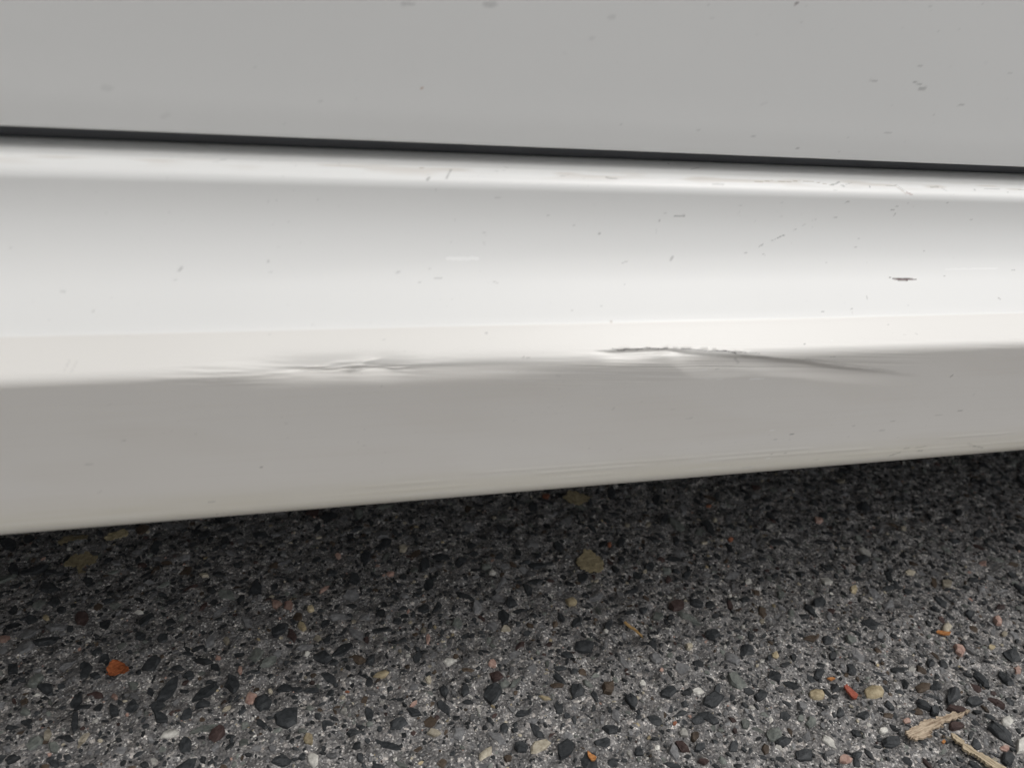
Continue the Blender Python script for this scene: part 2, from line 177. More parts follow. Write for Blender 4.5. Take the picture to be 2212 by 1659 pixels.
KNOWN_STONES = [
  (-0.1408,0.3323,0.00366,0.00218,-1.41,'b'), (-0.1221,0.3263,0.00335,0.00267,-1.77,'b'), (-0.0778,0.3197,0.00474,0.00259,-2.96,'w'), (-0.1082,0.4197,0.00286,0.00163,2.8,'w'),
  (-0.1009,0.3506,0.00452,0.00202,2.31,'g'), (-0.1564,0.3717,0.00503,0.00373,-1.98,'q'), (-0.143,0.3816,0.00523,0.00385,-2.82,'g'), (-0.0956,0.3731,0.00809,0.00614,-2.14,'k'),
  (-0.1601,0.4038,0.0104,0.00395,-3.09,'k'), (-0.1422,0.4192,0.00791,0.00444,1.97,'r'), (-0.0367,0.337,0.00478,0.00358,-1.56,'p'), (-0.0566,0.372,0.00231,0.00172,2.02,'p'),
  (-0.1113,0.3522,0.00269,0.00178,2.1,'p'), (-0.0742,0.356,0.00222,0.00162,-2.41,'r'), (-0.0434,0.3589,0.00353,0.0017,1.69,'p'), (-0.0846,0.3054,0.00242,0.00174,2.32,'w'),
  (-0.1358,0.3234,0.0044,0.0028,2.21,'q'), (-0.0491,0.3316,0.00256,0.00152,-2.56,'b'), (-0.1288,0.3378,0.00784,0.00216,1.81,'k'), (-0.1535,0.343,0.004,0.00253,2.49,'k'),
  (-0.1711,0.3839,0.0053,0.00312,2.14,'k'), (-0.1496,0.3655,0.00577,0.00368,2.22,'k'), (-0.0468,0.3498,0.00741,0.00452,1.77,'k'), (-0.0843,0.3324,0.00555,0.00373,2.64,'k'),
  (-0.1721,0.4244,0.00531,0.00326,2.64,'k'), (-0.0656,0.3712,0.00642,0.00224,2.81,'k'), (-0.1047,0.3984,0.00479,0.00305,1.97,'k'), (-0.0527,0.3861,0.00389,0.00219,1.74,'b'),
  (-0.1247,0.3698,0.0036,0.00231,2.63,'k'), (-0.1634,0.4248,0.00306,0.0019,2.14,'t'), (-0.0706,0.4487,0.00325,0.0021,2.59,'b'), (-0.1825,0.409,0.00425,0.00268,2.33,'p'),
  (-0.1562,0.3495,0.00382,0.00243,2.35,'q'), (-0.0696,0.31,0.0059,0.00363,1.87,'k'), (-0.1149,0.3062,0.00367,0.00236,2.57,'k'), (-0.1336,0.3134,0.00376,0.00241,2.25,'k'),
  (-0.1548,0.3193,0.00361,0.00296,3.0,'k'), (-0.0068,0.3893,0.00431,0.00299,1.7,'t'), (0.0033,0.379,0.00365,0.0027,1.7,'b'), (-0.0222,0.4122,0.00438,0.00305,1.75,'p'),
  (-0.0149,0.408,0.00465,0.00372,1.9,'p'), (-0.0005,0.4039,0.00371,0.00253,1.67,'t'), (0.0096,0.4219,0.00453,0.00156,-2.4,'p'), (0.0559,0.4307,0.00304,0.00236,-2.88,'p'),
  (0.0825,0.3442,0.00508,0.00353,2.97,'w'), (0.0677,0.3319,0.00367,0.00235,1.42,'b'), (0.04,0.3413,0.00503,0.00325,-3.09,'t'), (0.0269,0.356,0.00658,0.0033,2.56,'n'),
  (0.1094,0.3369,0.00326,0.00277,1.19,'p'), (0.1269,0.4275,0.00406,0.00343,-3.12,'q'), (0.1297,0.4197,0.00298,0.00243,3.14,'w'), (0.1249,0.3645,0.00463,0.00416,0.94,'b'),
  (-0.005,0.3022,0.00363,0.00299,1.97,'t'), (0.0648,0.2929,0.00408,0.00252,2.82,'b'), (0.0905,0.2755,0.00614,0.0028,-2.53,'b'), (-0.0024,0.2898,0.00511,0.00302,1.63,'w'),
  (0.0159,0.3191,0.00252,0.00217,1.93,'w'), (-0.0255,0.3404,0.00198,0.00162,2.28,'b'), (0.0561,0.3149,0.00289,0.00139,-2.45,'p'), (0.0187,0.3313,0.00134,0.00089,2.87,'o'),
  (0.0728,0.365,0.00536,0.00149,1.29,'p'), (-0.0238,0.3,0.00261,0.00212,2.38,'g'), (0.0074,0.29,0.00294,0.00202,2.82,'g'), (0.0336,0.3708,0.00344,0.0021,1.53,'r'),
  (0.094,0.3743,0.00474,0.00339,1.35,'q'), (-0.0149,0.3197,0.00861,0.00678,2.61,'k'), (0.1035,0.3151,0.00742,0.00611,1.23,'k'), (0.0687,0.4561,0.00402,0.00325,1.48,'b'),
  (0.0209,0.4561,0.00343,0.0025,1.62,'p'), (0.0279,0.4998,0.00432,0.00394,1.99,'g'), (0.0399,0.506,0.00682,0.0041,1.52,'q'), (0.0822,0.437,0.00714,0.00383,1.41,'k'),
  (0.0304,0.4287,0.00605,0.00556,2.18,'k'), (0.0398,0.4519,0.00585,0.00473,1.61,'k'), (0.135,0.3869,0.00556,0.00396,1.22,'k'), (0.0294,0.3131,0.00574,0.00272,1.63,'k'),
  (0.088,0.3187,0.00578,0.00239,1.24,'k'), (0.0755,0.321,0.00578,0.00316,1.39,'k'), (0.0196,0.3024,0.00441,0.00311,2.84,'k'), (-0.0192,0.2925,0.00569,0.0041,2.71,'k'),
  (-0.03,0.3317,0.00667,0.00539,2.18,'k'), (0.0553,0.3094,0.00483,0.00333,2.92,'k'), (0.0058,0.3613,0.00659,0.00546,2.63,'k'), (0.0317,0.2782,0.00371,0.00265,3.1,'k'),
  (0.1109,0.2755,0.00492,0.00396,2.5,'k'), (-0.0265,0.3628,0.0058,0.00378,-2.46,'q'), (0.1022,0.2698,0.00246,0.00216,-3.13,'n'), (0.0714,0.373,0.00309,0.00207,1.43,'b'),
  (0.0787,0.3733,0.00187,0.00127,1.4,'t'), (0.0575,0.3513,0.00197,0.00128,2.93,'w'), (-0.0039,0.3642,0.00211,0.00158,-2.74,'w'), (0.1772,0.3801,0.00525,0.00405,-3.05,'t'),
  (0.1646,0.3109,0.00353,0.00202,2.23,'q'), (0.2313,0.2921,0.00384,0.00255,-3.06,'w'), (0.2606,0.2947,0.00959,0.00544,1.57,'q'), (0.2086,0.2653,0.00343,0.00252,0.71,'w'),
  (0.3358,0.3625,0.00545,0.00301,0.8,'q'), (0.3187,0.3793,0.00361,0.00294,0.65,'w'), (0.3058,0.4268,0.003,0.00209,-2.87,'b'), (0.2704,0.4571,0.00352,0.00268,-2.63,'b'),
  (0.3724,0.4383,0.00359,0.00291,-2.87,'w'), (0.3295,0.4526,0.00355,0.00204,0.88,'b'), (0.2612,0.402,0.00476,0.00359,-2.62,'q'), (0.2575,0.3909,0.00386,0.00261,0.86,'r'),
  (0.2528,0.3641,0.00736,0.00552,-2.62,'r'), (0.3309,0.4288,0.00362,0.0021,0.85,'o'), (0.2287,0.4375,0.00304,0.00211,0.97,'o'), (0.1217,0.2734,0.00777,0.00407,-2.72,'b'),
  (0.2378,0.2838,0.00843,0.00598,0.66,'k'), (0.1565,0.3067,0.00695,0.00594,0.66,'k'), (0.2067,0.2737,0.00176,0.00129,0.75,'o'), (0.3076,0.3414,0.00327,0.0021,0.68,'b'),
  (0.2903,0.3382,0.00252,0.00176,-2.66,'w'), (0.2983,0.3098,0.00357,0.00204,0.79,'t'), (0.286,0.3069,0.00234,0.00161,-2.74,'w'), (0.2432,0.3274,0.00398,0.00258,0.87,'b'),
  (0.2044,0.2579,0.00522,0.00328,1.99,'r'), (0.212,0.2464,0.00339,0.00232,-3.03,'r'), (0.1887,0.2592,0.00214,0.00169,0.56,'w'), (0.1347,0.3052,0.00401,0.00177,2.87,'t'),
  (0.1975,0.5087,0.00418,0.00353,-2.75,'o'), (0.3344,0.4733,0.00345,0.00202,-3.08,'o'), (0.1992,0.3045,0.00261,0.00198,0.79,'w'), (0.2213,0.2726,0.00478,0.00311,2.75,'k'),
  (0.2709,0.2819,0.00545,0.00375,0.52,'k'), (0.2343,0.2515,0.00507,0.00246,0.79,'k'), (0.1772,0.259,0.00342,0.00253,0.87,'k'), (0.1762,0.3059,0.00593,0.00489,-2.73,'n'),
  (0.2127,0.2955,0.00623,0.0046,-2.94,'k'), (0.1953,0.3552,0.00742,0.00276,0.96,'k'), (0.1751,0.3621,0.00531,0.00359,-2.55,'k'), (0.1728,0.3408,0.00818,0.00616,-3.08,'k'),
  (0.2642,0.3346,0.00642,0.00466,-2.65,'k'), (0.2814,0.3166,0.00857,0.00561,0.7,'k'), (0.2252,0.3645,0.00407,0.00319,-2.64,'k'), (0.2426,0.3547,0.00333,0.00248,0.66,'k'),
  (0.187,0.2933,0.00614,0.00451,1.23,'k'), (0.1349,0.2684,0.00662,0.00561,0.88,'k'), (0.2488,0.264,0.00394,0.0028,-2.72,'q'), (0.2522,0.4586,0.00307,0.00239,-2.67,'b'),
  (0.2501,0.5124,0.00438,0.00312,0.94,'g'), (0.3057,0.3621,0.00566,0.00261,-3.07,'k'), (0.2497,0.407,0.00504,0.00364,0.81,'k'), (0.2135,0.2549,0.00402,0.00294,0.67,'k'),
  (0.2618,0.2544,0.00584,0.00436,0.61,'q'), (0.3063,0.2758,0.00498,0.00418,0.2,'t'), (0.3454,0.2706,0.0075,0.0053,0.38,'t'), (0.2934,0.2438,0.00567,0.00404,1.58,'w'),
  (0.2913,0.2581,0.00501,0.003,0.68,'q'), (0.3812,0.37,0.00499,0.00451,0.47,'w'), (0.397,0.359,0.00566,0.00325,0.59,'t'), (0.4228,0.441,0.00554,0.00344,-2.72,'p'),
  (0.481,0.4906,0.00602,0.00353,-2.86,'b'), (0.4768,0.3515,0.00557,0.00373,0.46,'b'), (0.4565,0.3675,0.00616,0.00278,-2.98,'b'), (0.5273,0.3675,0.00558,0.0029,-2.82,'p'),
  (0.4347,0.3953,0.00545,0.00383,2.09,'w'), (0.441,0.3108,0.00624,0.00329,0.63,'b'), (0.4327,0.2903,0.00531,0.00381,0.96,'p'), (0.3855,0.2822,0.00432,0.00235,0.55,'w'),
  (0.331,0.2428,0.00351,0.00212,-2.82,'w'), (0.4165,0.2332,0.00578,0.00344,0.48,'w'), (0.4107,0.2171,0.00911,0.00332,0.65,'w'), (0.3995,0.2182,0.004,0.00233,3.13,'p'),
  (0.3523,0.2472,0.00331,0.00194,-2.83,'p'), (0.3824,0.2681,0.0074,0.00384,-2.79,'n'), (0.2951,0.2309,0.00466,0.00289,-2.92,'p'), (0.4839,0.3094,0.0053,0.00345,0.63,'p'),
  (0.3334,0.3199,0.00579,0.00324,3.04,'n'), (0.3599,0.3501,0.00896,0.0056,0.52,'k'), (0.3863,0.3232,0.00862,0.00662,2.62,'k'), (0.4063,0.228,0.01041,0.00716,1.26,'k'),
  (0.4286,0.2663,0.00761,0.00464,1.29,'k'), (0.4689,0.2802,0.00852,0.00524,0.45,'k'), (0.2727,0.2386,0.00688,0.00423,-3.02,'k'), (0.4084,0.2512,0.00641,0.00433,0.21,'k'),
  (0.3358,0.3626,0.00539,0.00307,0.77,'q'), (0.3806,0.2373,0.00618,0.00314,-3.06,'r'), (0.3927,0.2479,0.00755,0.0045,3.07,'r'), (0.4456,0.2623,0.00797,0.00406,-1.75,'k'),
  (0.3762,0.2502,0.00485,0.00362,0.52,'k'), (0.3321,0.2352,0.00674,0.00403,-2.85,'k'), (0.3717,0.2557,0.00584,0.00434,1.86,'k'), (0.3838,0.2238,0.00416,0.00334,0.56,'k'),
  (0.2656,0.2495,0.00597,0.00377,-3.01,'k'), (0.3045,0.2324,0.00421,0.0026,-2.89,'k'), (0.3139,0.2605,0.00447,0.00269,0.59,'k'), (0.326,0.2552,0.00561,0.00306,-3.07,'k'),
  (0.4919,0.4182,0.00454,0.00254,-2.71,'b'), (0.4637,0.4539,0.00516,0.00212,0.82,'g'), (0.477,0.452,0.00938,0.00525,0.57,'k'), (0.4279,0.3889,0.00833,0.00497,-2.77,'k'),
  (0.5617,0.4309,0.0056,0.00394,1.01,'k'), (0.3376,0.3019,0.00414,0.00261,-2.82,'k'), (0.3099,0.306,0.00479,0.00226,0.86,'k'), (0.4602,0.2674,0.00514,0.00268,0.56,'p'),
  (0.4783,0.2974,0.00395,0.00192,0.49,'b'), (0.4595,0.2892,0.00361,0.00184,-2.7,'t'), (0.2978,0.3099,0.00353,0.0021,0.76,'t'), (0.396,0.2117,0.00639,0.00414,0.42,'k'),
  (0.2818,0.2492,0.0049,0.00209,0.61,'g'),
]
OUTLINES = {
  'chip1': [(0.3426,0.23725),(0.34609,0.23903),(0.35216,0.24083),(0.35981,0.24262),(0.36657,0.24387),(0.37223,0.24381),(0.37853,0.24441),(0.38538,0.24441),(0.38989,0.24355),(0.39502,0.24362),(0.39355,0.24234),(0.39002,0.24197),(0.38769,0.24061),(0.38157,0.24024),(0.37568,0.24009),(0.36927,0.2393),(0.37058,0.2373),(0.36586,0.2372),(0.36025,0.23605),(0.35723,0.23492),(0.35798,0.23404),(0.3561,0.23246),(0.35132,0.23217),(0.34641,0.23168),(0.34333,0.23276),(0.34284,0.23454),(0.34182,0.2357)],
  'chip2': [(0.37077,0.23181),(0.37244,0.23027),(0.37407,0.22704),(0.37445,0.2236),(0.37638,0.22132),(0.37717,0.21787),(0.37898,0.21658),(0.38087,0.21435),(0.382,0.21136),(0.38428,0.20753),(0.387,0.20222),(0.38309,0.20034),(0.38004,0.20227),(0.37629,0.20911),(0.37487,0.2123),(0.37365,0.21577),(0.37312,0.2168),(0.37125,0.21856),(0.36969,0.22121),(0.37038,0.2225),(0.37161,0.22273),(0.37003,0.22542),(0.36888,0.22805)],
  'petal': [(-0.11842,0.3703),(-0.11716,0.37465),(-0.11511,0.37694),(-0.11037,0.37539),(-0.10708,0.37109),(-0.10535,0.36678),(-0.10716,0.36542),(-0.11066,0.36719),(-0.11313,0.36517),(-0.11667,0.36716)],
  'straw': [(0.20616,0.35396),(0.20783,0.35471),(0.20993,0.35124),(0.21199,0.34711),(0.21429,0.34082),(0.21391,0.33839),(0.21183,0.34292),(0.21065,0.3465),(0.20757,0.35044)],
  'redchip': [(0.32725,0.27638),(0.33003,0.27749),(0.33096,0.27361),(0.33212,0.2691),(0.32939,0.26647),(0.32718,0.26751),(0.32675,0.272)],
  'shard1': [(0.42646,0.30686),(0.4296,0.30786),(0.43716,0.3046),(0.4346,0.30274),(0.42889,0.30413)],
  'shard2': [(0.32041,0.28483),(0.32403,0.28499),(0.326,0.28347),(0.32227,0.28251)],
  'shard3': [(0.14705,0.26367),(0.14903,0.2615),(0.15099,0.25934),(0.14908,0.25714),(0.14719,0.25798),(0.14657,0.2608)],
  'shard4': [(0.36164,0.22878),(0.36433,0.22981),(0.36405,0.22817),(0.36172,0.22723)],
  'leaf1': [(0.19784,0.42368),(0.20533,0.43223),(0.21201,0.42574),(0.2153,0.41773),(0.21272,0.40978),(0.20469,0.40595),(0.20022,0.40566),(0.1968,0.41028),(0.19395,0.41589)],
  'leaf2': [(0.20923,0.49902),(0.21939,0.50968),(0.22606,0.50468),(0.22948,0.50017),(0.23334,0.49696),(0.22819,0.49187),(0.21992,0.48708),(0.21455,0.49043)],
  'leaf3': [(-0.16362,0.47299),(-0.16073,0.48121),(-0.1554,0.48278),(-0.15002,0.48437),(-0.14289,0.47679),(-0.14473,0.47154),(-0.1511,0.47068),(-0.15069,0.4617),(-0.15196,0.46115),(-0.15436,0.47073),(-0.15929,0.46997)],
  'leaf4': [(-0.17291,0.50034),(-0.16958,0.50493),(-0.16175,0.50459),(-0.1548,0.50405),(-0.15434,0.49919),(-0.16102,0.50106),(-0.16646,0.49935),(-0.17028,0.49492)],
  'leaf5': [(-0.14275,0.49998),(-0.13912,0.50463),(-0.13166,0.5079),(-0.12762,0.50464),(-0.1278,0.49943),(-0.13312,0.49851),(-0.13801,0.49532),(-0.14112,0.49631)],
  'leaf6': [(0.12829,0.35677),(0.13446,0.35726),(0.1376,0.35124),(0.13408,0.34726),(0.1286,0.34899)],
}


# ------------------------------------------------------------------ helpers
def link(o, parent=None):
    COL.objects.link(o)
    if parent is not None:
        o.parent = parent
    return o

def tag(o, label=None, cat=None, group=None, kind=None):
    if label: o['label'] = label
    if cat: o['category'] = cat
    if group: o['group'] = group
    if kind: o['kind'] = kind
    return o

def mesh_np(name, V, F, mats=(), fmat=None, smooth=True):
    """V (n,3); F (m,k) with one face size k."""
    V = np.asarray(V, np.float32); F = np.asarray(F, np.int32)
    me = bpy.data.meshes.new(name)
    m, k = F.shape
    me.vertices.add(len(V)); me.loops.add(m * k); me.polygons.add(m)
    me.vertices.foreach_set('co', V.ravel())
    me.loops.foreach_set('vertex_index', F.ravel())
    me.polygons.foreach_set('loop_start', np.arange(0, m * k, k, dtype=np.int32))
    for mt in mats: me.materials.append(mt)
    if fmat is not None:
        me.polygons.foreach_set('material_index', np.asarray(fmat, np.int32))
    me.update(calc_edges=True)
    me.polygons.foreach_set('use_smooth', np.full(m, smooth, dtype=bool))
    me.validate()
    return me

def grid_faces(nr, nc):
    i = np.arange(nr - 1)[:, None] * nc + np.arange(nc - 1)[None, :]
    return np.stack([i, i + 1, i + nc + 1, i + nc], -1).reshape(-1, 4)

def vnoise(x, y, seed=0):
    """smooth value noise on arrays"""
    xi = np.floor(x).astype(np.int64); yi = np.floor(y).astype(np.int64)
    fx = x - xi; fy = y - yi
    fx = fx * fx * (3 - 2 * fx); fy = fy * fy * (3 - 2 * fy)
    def h(a, b):
        n = (a * 374761393 + b * 668265263 + seed * 1442695041) & 0xFFFFFFFF
        n = ((n ^ (n >> 13)) * 1274126177) & 0xFFFFFFFF
        return ((n ^ (n >> 16)) & 0xFFFF) / 65535.0
    return (h(xi, yi) * (1 - fx) + h(xi + 1, yi) * fx) * (1 - fy) + (h(xi, yi + 1) * (1 - fx) + h(xi + 1, yi + 1) * fx) * fy

def sstep(a, b, x):
    t = np.clip((x - a) / (b - a), 0, 1)
    return t * t * (3 - 2 * t)

def new_mat(name):
    m = bpy.data.materials.new(name)
    m.use_nodes = True
    nt = m.node_tree
    return m, nt, nt.nodes['Principled BSDF']

def simple_mat(name, color, rough=0.6, metal=0.0, spec=0.5):
    m, nt, b = new_mat(name)
    tc = nt.nodes.new('ShaderNodeTexCoord')
    n = nt.nodes.new('ShaderNodeTexNoise'); n.inputs['Scale'].default_value = 40
    mx = nt.nodes.new('ShaderNodeMix'); mx.data_type = 'RGBA'
    mx.inputs['A'].default_value = (*[c * 0.85 for c in color], 1); mx.inputs['B'].default_value = (*[min(1, c * 1.15) for c in color], 1)
    nt.links.new(tc.outputs['Object'], n.inputs['Vector'])
    nt.links.new(n.outputs['Fac'], mx.inputs['Factor'])
    nt.links.new(mx.outputs['Result'], b.inputs['Base Color'])
    b.inputs['Roughness'].default_value = rough
    b.inputs['Metallic'].default_value = metal
    b.inputs['Specular IOR Level'].default_value = spec
    return m

def box_mesh(name, x0, x1, y0, y1, z0, z1, mat, bevel=0.004):
    bm = bmesh.new()
    bmesh.ops.create_cube(bm, size=1)
    for v in bm.verts:
        v.co = ((x0 + x1) / 2 + v.co.x * (x1 - x0), (y0 + y1) / 2 + v.co.y * (y1 - y0), (z0 + z1) / 2 + v.co.z * (z1 - z0))
    if bevel:
        bmesh.ops.bevel(bm, geom=bm.edges[:], offset=bevel, segments=2, affect='EDGES')
    me = bpy.data.meshes.new(name)
    bm.to_mesh(me); bm.free()
    me.materials.append(mat)
    return me

# ------------------------------------------------------------------ materials
def paint_material():
    m, nt, b = new_mat('white_car_paint')
    at = nt.nodes.new('ShaderNodeAttribute'); at.attribute_name = 'paint'
    tc = nt.nodes.new('ShaderNodeTexCoord')
    mp = nt.nodes.new('ShaderNodeMapping'); mp.inputs['Scale'].default_value = (1, 3.0, 3.0)
    n1 = nt.nodes.new('ShaderNodeTexNoise'); n1.inputs['Scale'].default_value = 6; n1.inputs['Detail'].default_value = 6
    mr = nt.nodes.new('ShaderNodeMapRange'); mr.inputs['To Min'].default_value = 0.965; mr.inputs['To Max'].default_value = 1.02
    mul = nt.nodes.new('ShaderNodeVectorMath'); mul.operation = 'SCALE'
    nt.links.new(tc.outputs['Object'], mp.inputs['Vector'])
    nt.links.new(mp.outputs[0], n1.inputs['Vector'])
    nt.links.new(n1.outputs['Fac'], mr.inputs['Value'])
    nt.links.new(at.outputs['Color'], mul.inputs[0])
    nt.links.new(mr.outputs[0], mul.inputs['Scale'])
    nt.links.new(mul.outputs[0], b.inputs['Base Color'])
    n2 = nt.nodes.new('ShaderNodeTexNoise'); n2.inputs['Scale'].default_value = 900; n2.inputs['Detail'].default_value = 2
    bp = nt.nodes.new('ShaderNodeBump'); bp.inputs['Strength'].default_value = 0.02; bp.inputs['Distance'].default_value = 0.001
    nt.links.new(tc.outputs['Object'], n2.inputs['Vector'])
    nt.links.new(n2.outputs['Fac'], bp.inputs['Height'])
    nt.links.new(bp.outputs[0], b.inputs['Normal'])
    b.inputs['Roughness'].default_value = 0.45
    b.inputs['Specular IOR Level'].default_value = 0.2
    b.inputs['Coat Weight'].default_value = 0.8
    b.inputs['Coat Roughness'].default_value = 0.17
    b.inputs['Coat IOR'].default_value = 1.45
    return m

PAINT = paint_material()
SEAL = simple_mat('dusty_door_seal', (.110, .113, .120), 0.75, spec=0.2)
RUBBER = simple_mat('black_rubber', (.035, .036, .040), 0.8, spec=0.2)
UNDERBODY = simple_mat('dark_underbody', (.28, .28, .27), 0.7, spec=0.2)
GLASS = simple_mat('tinted_glass', (0.015, 0.018, 0.018), 0.05)
ALLOY = simple_mat('alloy_rim', (0.45, 0.45, 0.46), 0.35, 0.9)

def asphalt_material():
    m, nt, b = new_mat('asphalt_binder')
    N, L = nt.nodes, nt.links
    tc = N.new('ShaderNodeTexCoord')
    def vor(scale, feature='F1'):
        v = N.new('ShaderNodeTexVoronoi'); v.feature = feature; v.inputs['Scale'].default_value = scale
        L.new(tc.outputs['Object'], v.inputs['Vector']); return v
    def ramp(inp, stops):
        r = N.new('ShaderNodeValToRGB'); e = r.color_ramp.elements
        while len(e) < len(stops): e.new(0.5)
        for k, (p, c) in enumerate(stops):
            e[k].position = p; e[k].color = (*c, 1)
        L.new(inp, r.inputs['Fac']); return r
    def sep(v):
        s = N.new('ShaderNodeSeparateColor'); L.new(v.outputs['Color'], s.inputs[0]); return s
    va = vor(520); sa = sep(va)          # 2 mm grains
    vb = vor(1100); sb = sep(vb)         # 1 mm sand
    ra = ramp(sa.outputs[0], [(0.0, (.028, .028, .029)), (0.40, (.050, .048, .047)), (0.70, (.080, .076, .073)), (0.88, (.12, .114, .108)), (0.96, (.22, .20, .185)), (1.0, (.36, .33, .30))])
    rb = ramp(sb.outputs[1], [(0.0, (.030, .030, .031)), (0.55, (.060, .058, .057)), (0.80, (.095, .092, .089)), (0.91, (.15, .145, .14)), (0.955, (.30, .29, .275)), (1.0, (.36, .35, .335))])  # palest stops stand in for glints on the sand
    mx = N.new('ShaderNodeMix'); mx.data_type = 'RGBA'; mx.inputs['Factor'].default_value = 0.55
    L.new(ra.outputs[0], mx.inputs['A']); L.new(rb.outputs[0], mx.inputs['B'])
    n = N.new('ShaderNodeTexNoise'); n.inputs['Scale'].default_value = 70; n.inputs['Detail'].default_value = 5
    L.new(tc.outputs['Object'], n.inputs['Vector'])
    mr = N.new('ShaderNodeMapRange'); mr.inputs['From Min'].default_value = .3; mr.inputs['From Max'].default_value = .7
    mr.inputs['To Min'].default_value = 1.5; mr.inputs['To Max'].default_value = 4.1
    L.new(n.outputs['Fac'], mr.inputs['Value'])
    sc = N.new('ShaderNodeVectorMath'); sc.operation = 'SCALE'
    L.new(mx.outputs['Result'], sc.inputs[0]); L.new(mr.outputs[0], sc.inputs['Scale'])
    # beyond the built stones the material carries them on
    vc = vor(135); s3 = sep(vc)
    att = N.new('ShaderNodeAttribute'); att.attribute_name = 'beyond'
    sh = N.new('ShaderNodeMapRange'); sh.inputs['From Min'].default_value = .52; sh.inputs['From Max'].default_value = .40
    L.new(vc.outputs['Distance'], sh.inputs['Value'])
    gt = N.new('ShaderNodeMath'); gt.operation = 'GREATER_THAN'; gt.inputs[1].default_value = .42
    L.new(s3.outputs[0], gt.inputs[0])
    m1 = N.new('ShaderNodeMath'); m1.operation = 'MULTIPLY'; L.new(sh.outputs[0], m1.inputs[0]); L.new(gt.outputs[0], m1.inputs[1])
    m2 = N.new('ShaderNodeMath'); m2.operation = 'MULTIPLY'; L.new(m1.outputs[0], m2.inputs[0]); L.new(att.outputs['Fac'], m2.inputs[1])
    r3 = ramp(s3.outputs[1], [(0.0, (.016, .018, .020)), (0.6, (.045, .049, .052)), (0.8, (.09, .09, .092)), (0.93, (.16, .15, .14)), (1.0, (.36, .33, .27))])
    mst = N.new('ShaderNodeMix'); mst.data_type = 'RGBA'
    L.new(m2.outputs[0], mst.inputs['Factor']); L.new(sc.outputs[0], mst.inputs['A']); L.new(r3.outputs[0], mst.inputs['B'])
    L.new(mst.outputs['Result'], b.inputs['Base Color'])
    bp = N.new('ShaderNodeBump'); bp.inputs['Strength'].default_value = 0.9; bp.inputs['Distance'].default_value = 0.0009; bp.invert = True
    L.new(va.outputs['Distance'], bp.inputs['Height'])
    bp2 = N.new('ShaderNodeBump'); bp2.inputs['Strength'].default_value = 0.7; bp2.inputs['Distance'].default_value = 0.0008
    n3 = N.new('ShaderNodeTexNoise'); n3.inputs['Scale'].default_value = 900; n3.inputs['Detail'].default_value = 3
    L.new(tc.outputs['Object'], n3.inputs['Vector']); L.new(n3.outputs['Fac'], bp2.inputs['Height'])
    L.new(bp.outputs[0], bp2.inputs['Normal']); L.new(bp2.outputs[0], b.inputs['Normal'])
    b.inputs['Roughness'].default_value = 0.6
    b.inputs['Specular IOR Level'].default_value = 0.5
    return m

def stone_material(name, c0, c1, rough=0.7):
    m, nt, b = new_mat(name)
    N, L = nt.nodes, nt.links
    g = N.new('ShaderNodeNewGeometry'); tc = N.new('ShaderNodeTexCoord'); oi = N.new('ShaderNodeObjectInfo')
    n = N.new('ShaderNodeTexNoise'); n.inputs['Scale'].default_value = 330; n.inputs['Detail'].default_value = 6; n.inputs['Roughness'].default_value = .65
    L.new(g.outputs['Position'], n.inputs['Vector'])
    mr = N.new('ShaderNodeMapRange'); mr.inputs['From Min'].default_value = .32; mr.inputs['From Max'].default_value = .68
    L.new(n.outputs['Fac'], mr.inputs['Value'])
    mx = N.new('ShaderNodeMix'); mx.data_type = 'RGBA'
    mx.inputs['A'].default_value = (*c0, 1); mx.inputs['B'].default_value = (*c1, 1)
    L.new(mr.outputs[0], mx.inputs['Factor'])
    # each loose piece a shade of its own
    v = N.new('ShaderNodeMapRange'); v.inputs['To Min'].default_value = .6; v.inputs['To Max'].default_value = 1.45
    L.new(g.outputs['Random Per Island'], v.inputs['Value'])
    sc = N.new('ShaderNodeVectorMath'); sc.operation = 'SCALE'
    L.new(mx.outputs['Result'], sc.inputs[0]); L.new(v.outputs[0], sc.inputs['Scale'])
    L.new(sc.outputs[0], b.inputs['Base Color'])
    n2 = N.new('ShaderNodeTexNoise'); n2.inputs['Scale'].default_value = 1100; n2.inputs['Detail'].default_value = 3
    L.new(g.outputs['Position'], n2.inputs['Vector'])
    bp = N.new('ShaderNodeBump'); bp.inputs['Strength'].default_value = .6; bp.inputs['Distance'].default_value = .0006
    L.new(n2.outputs['Fac'], bp.inputs['Height']); L.new(bp.outputs[0], b.inputs['Normal'])
    b.inputs['Roughness'].default_value = rough
    b.inputs['Specular IOR Level'].default_value = .35
    return m

ASPHALT = asphalt_material()
STONE = {
    'k': stone_material('dark_basalt', (.014, .016, .018), (.050, .054, .057), .6),
    'g': stone_material('grey_stone', (.095, .095, .098), (.23, .23, .23)),
    'q': stone_material('grey_green_stone', (.085, .095, .088), (.20, .21, .19)),
    'b': stone_material('beige_stone', (.27, .235, .175), (.52, .475, .38)),
    'w': stone_material('pale_stone', (.36, .35, .32), (.66, .64, .59)),
    'p': stone_material('pink_stone', (.26, .15, .125), (.48, .34, .28)),
    'r': stone_material('red_brown_stone', (.034, .020, .018), (.070, .046, .042)),
    'o': stone_material('orange_stone', (.22, .075, .04), (.34, .15, .09)),
    't': stone_material('tan_stone', (.24, .19, .11), (.46, .39, .26)),
    'n': stone_material('brown_stone', (.045, .032, .022), (.10, .075, .055)),
}
KEYS = list(STONE)

# ------------------------------------------------------------------ ground
def axis(a, b, step, far):
    core = np.arange(a, b + step / 2, step)
    out, d = [], step
    while d < far:
        d *= 1.7; out.append(d)
    o = np.array(out)
    return np.concatenate([(a - o)[::-1], core, b + o])

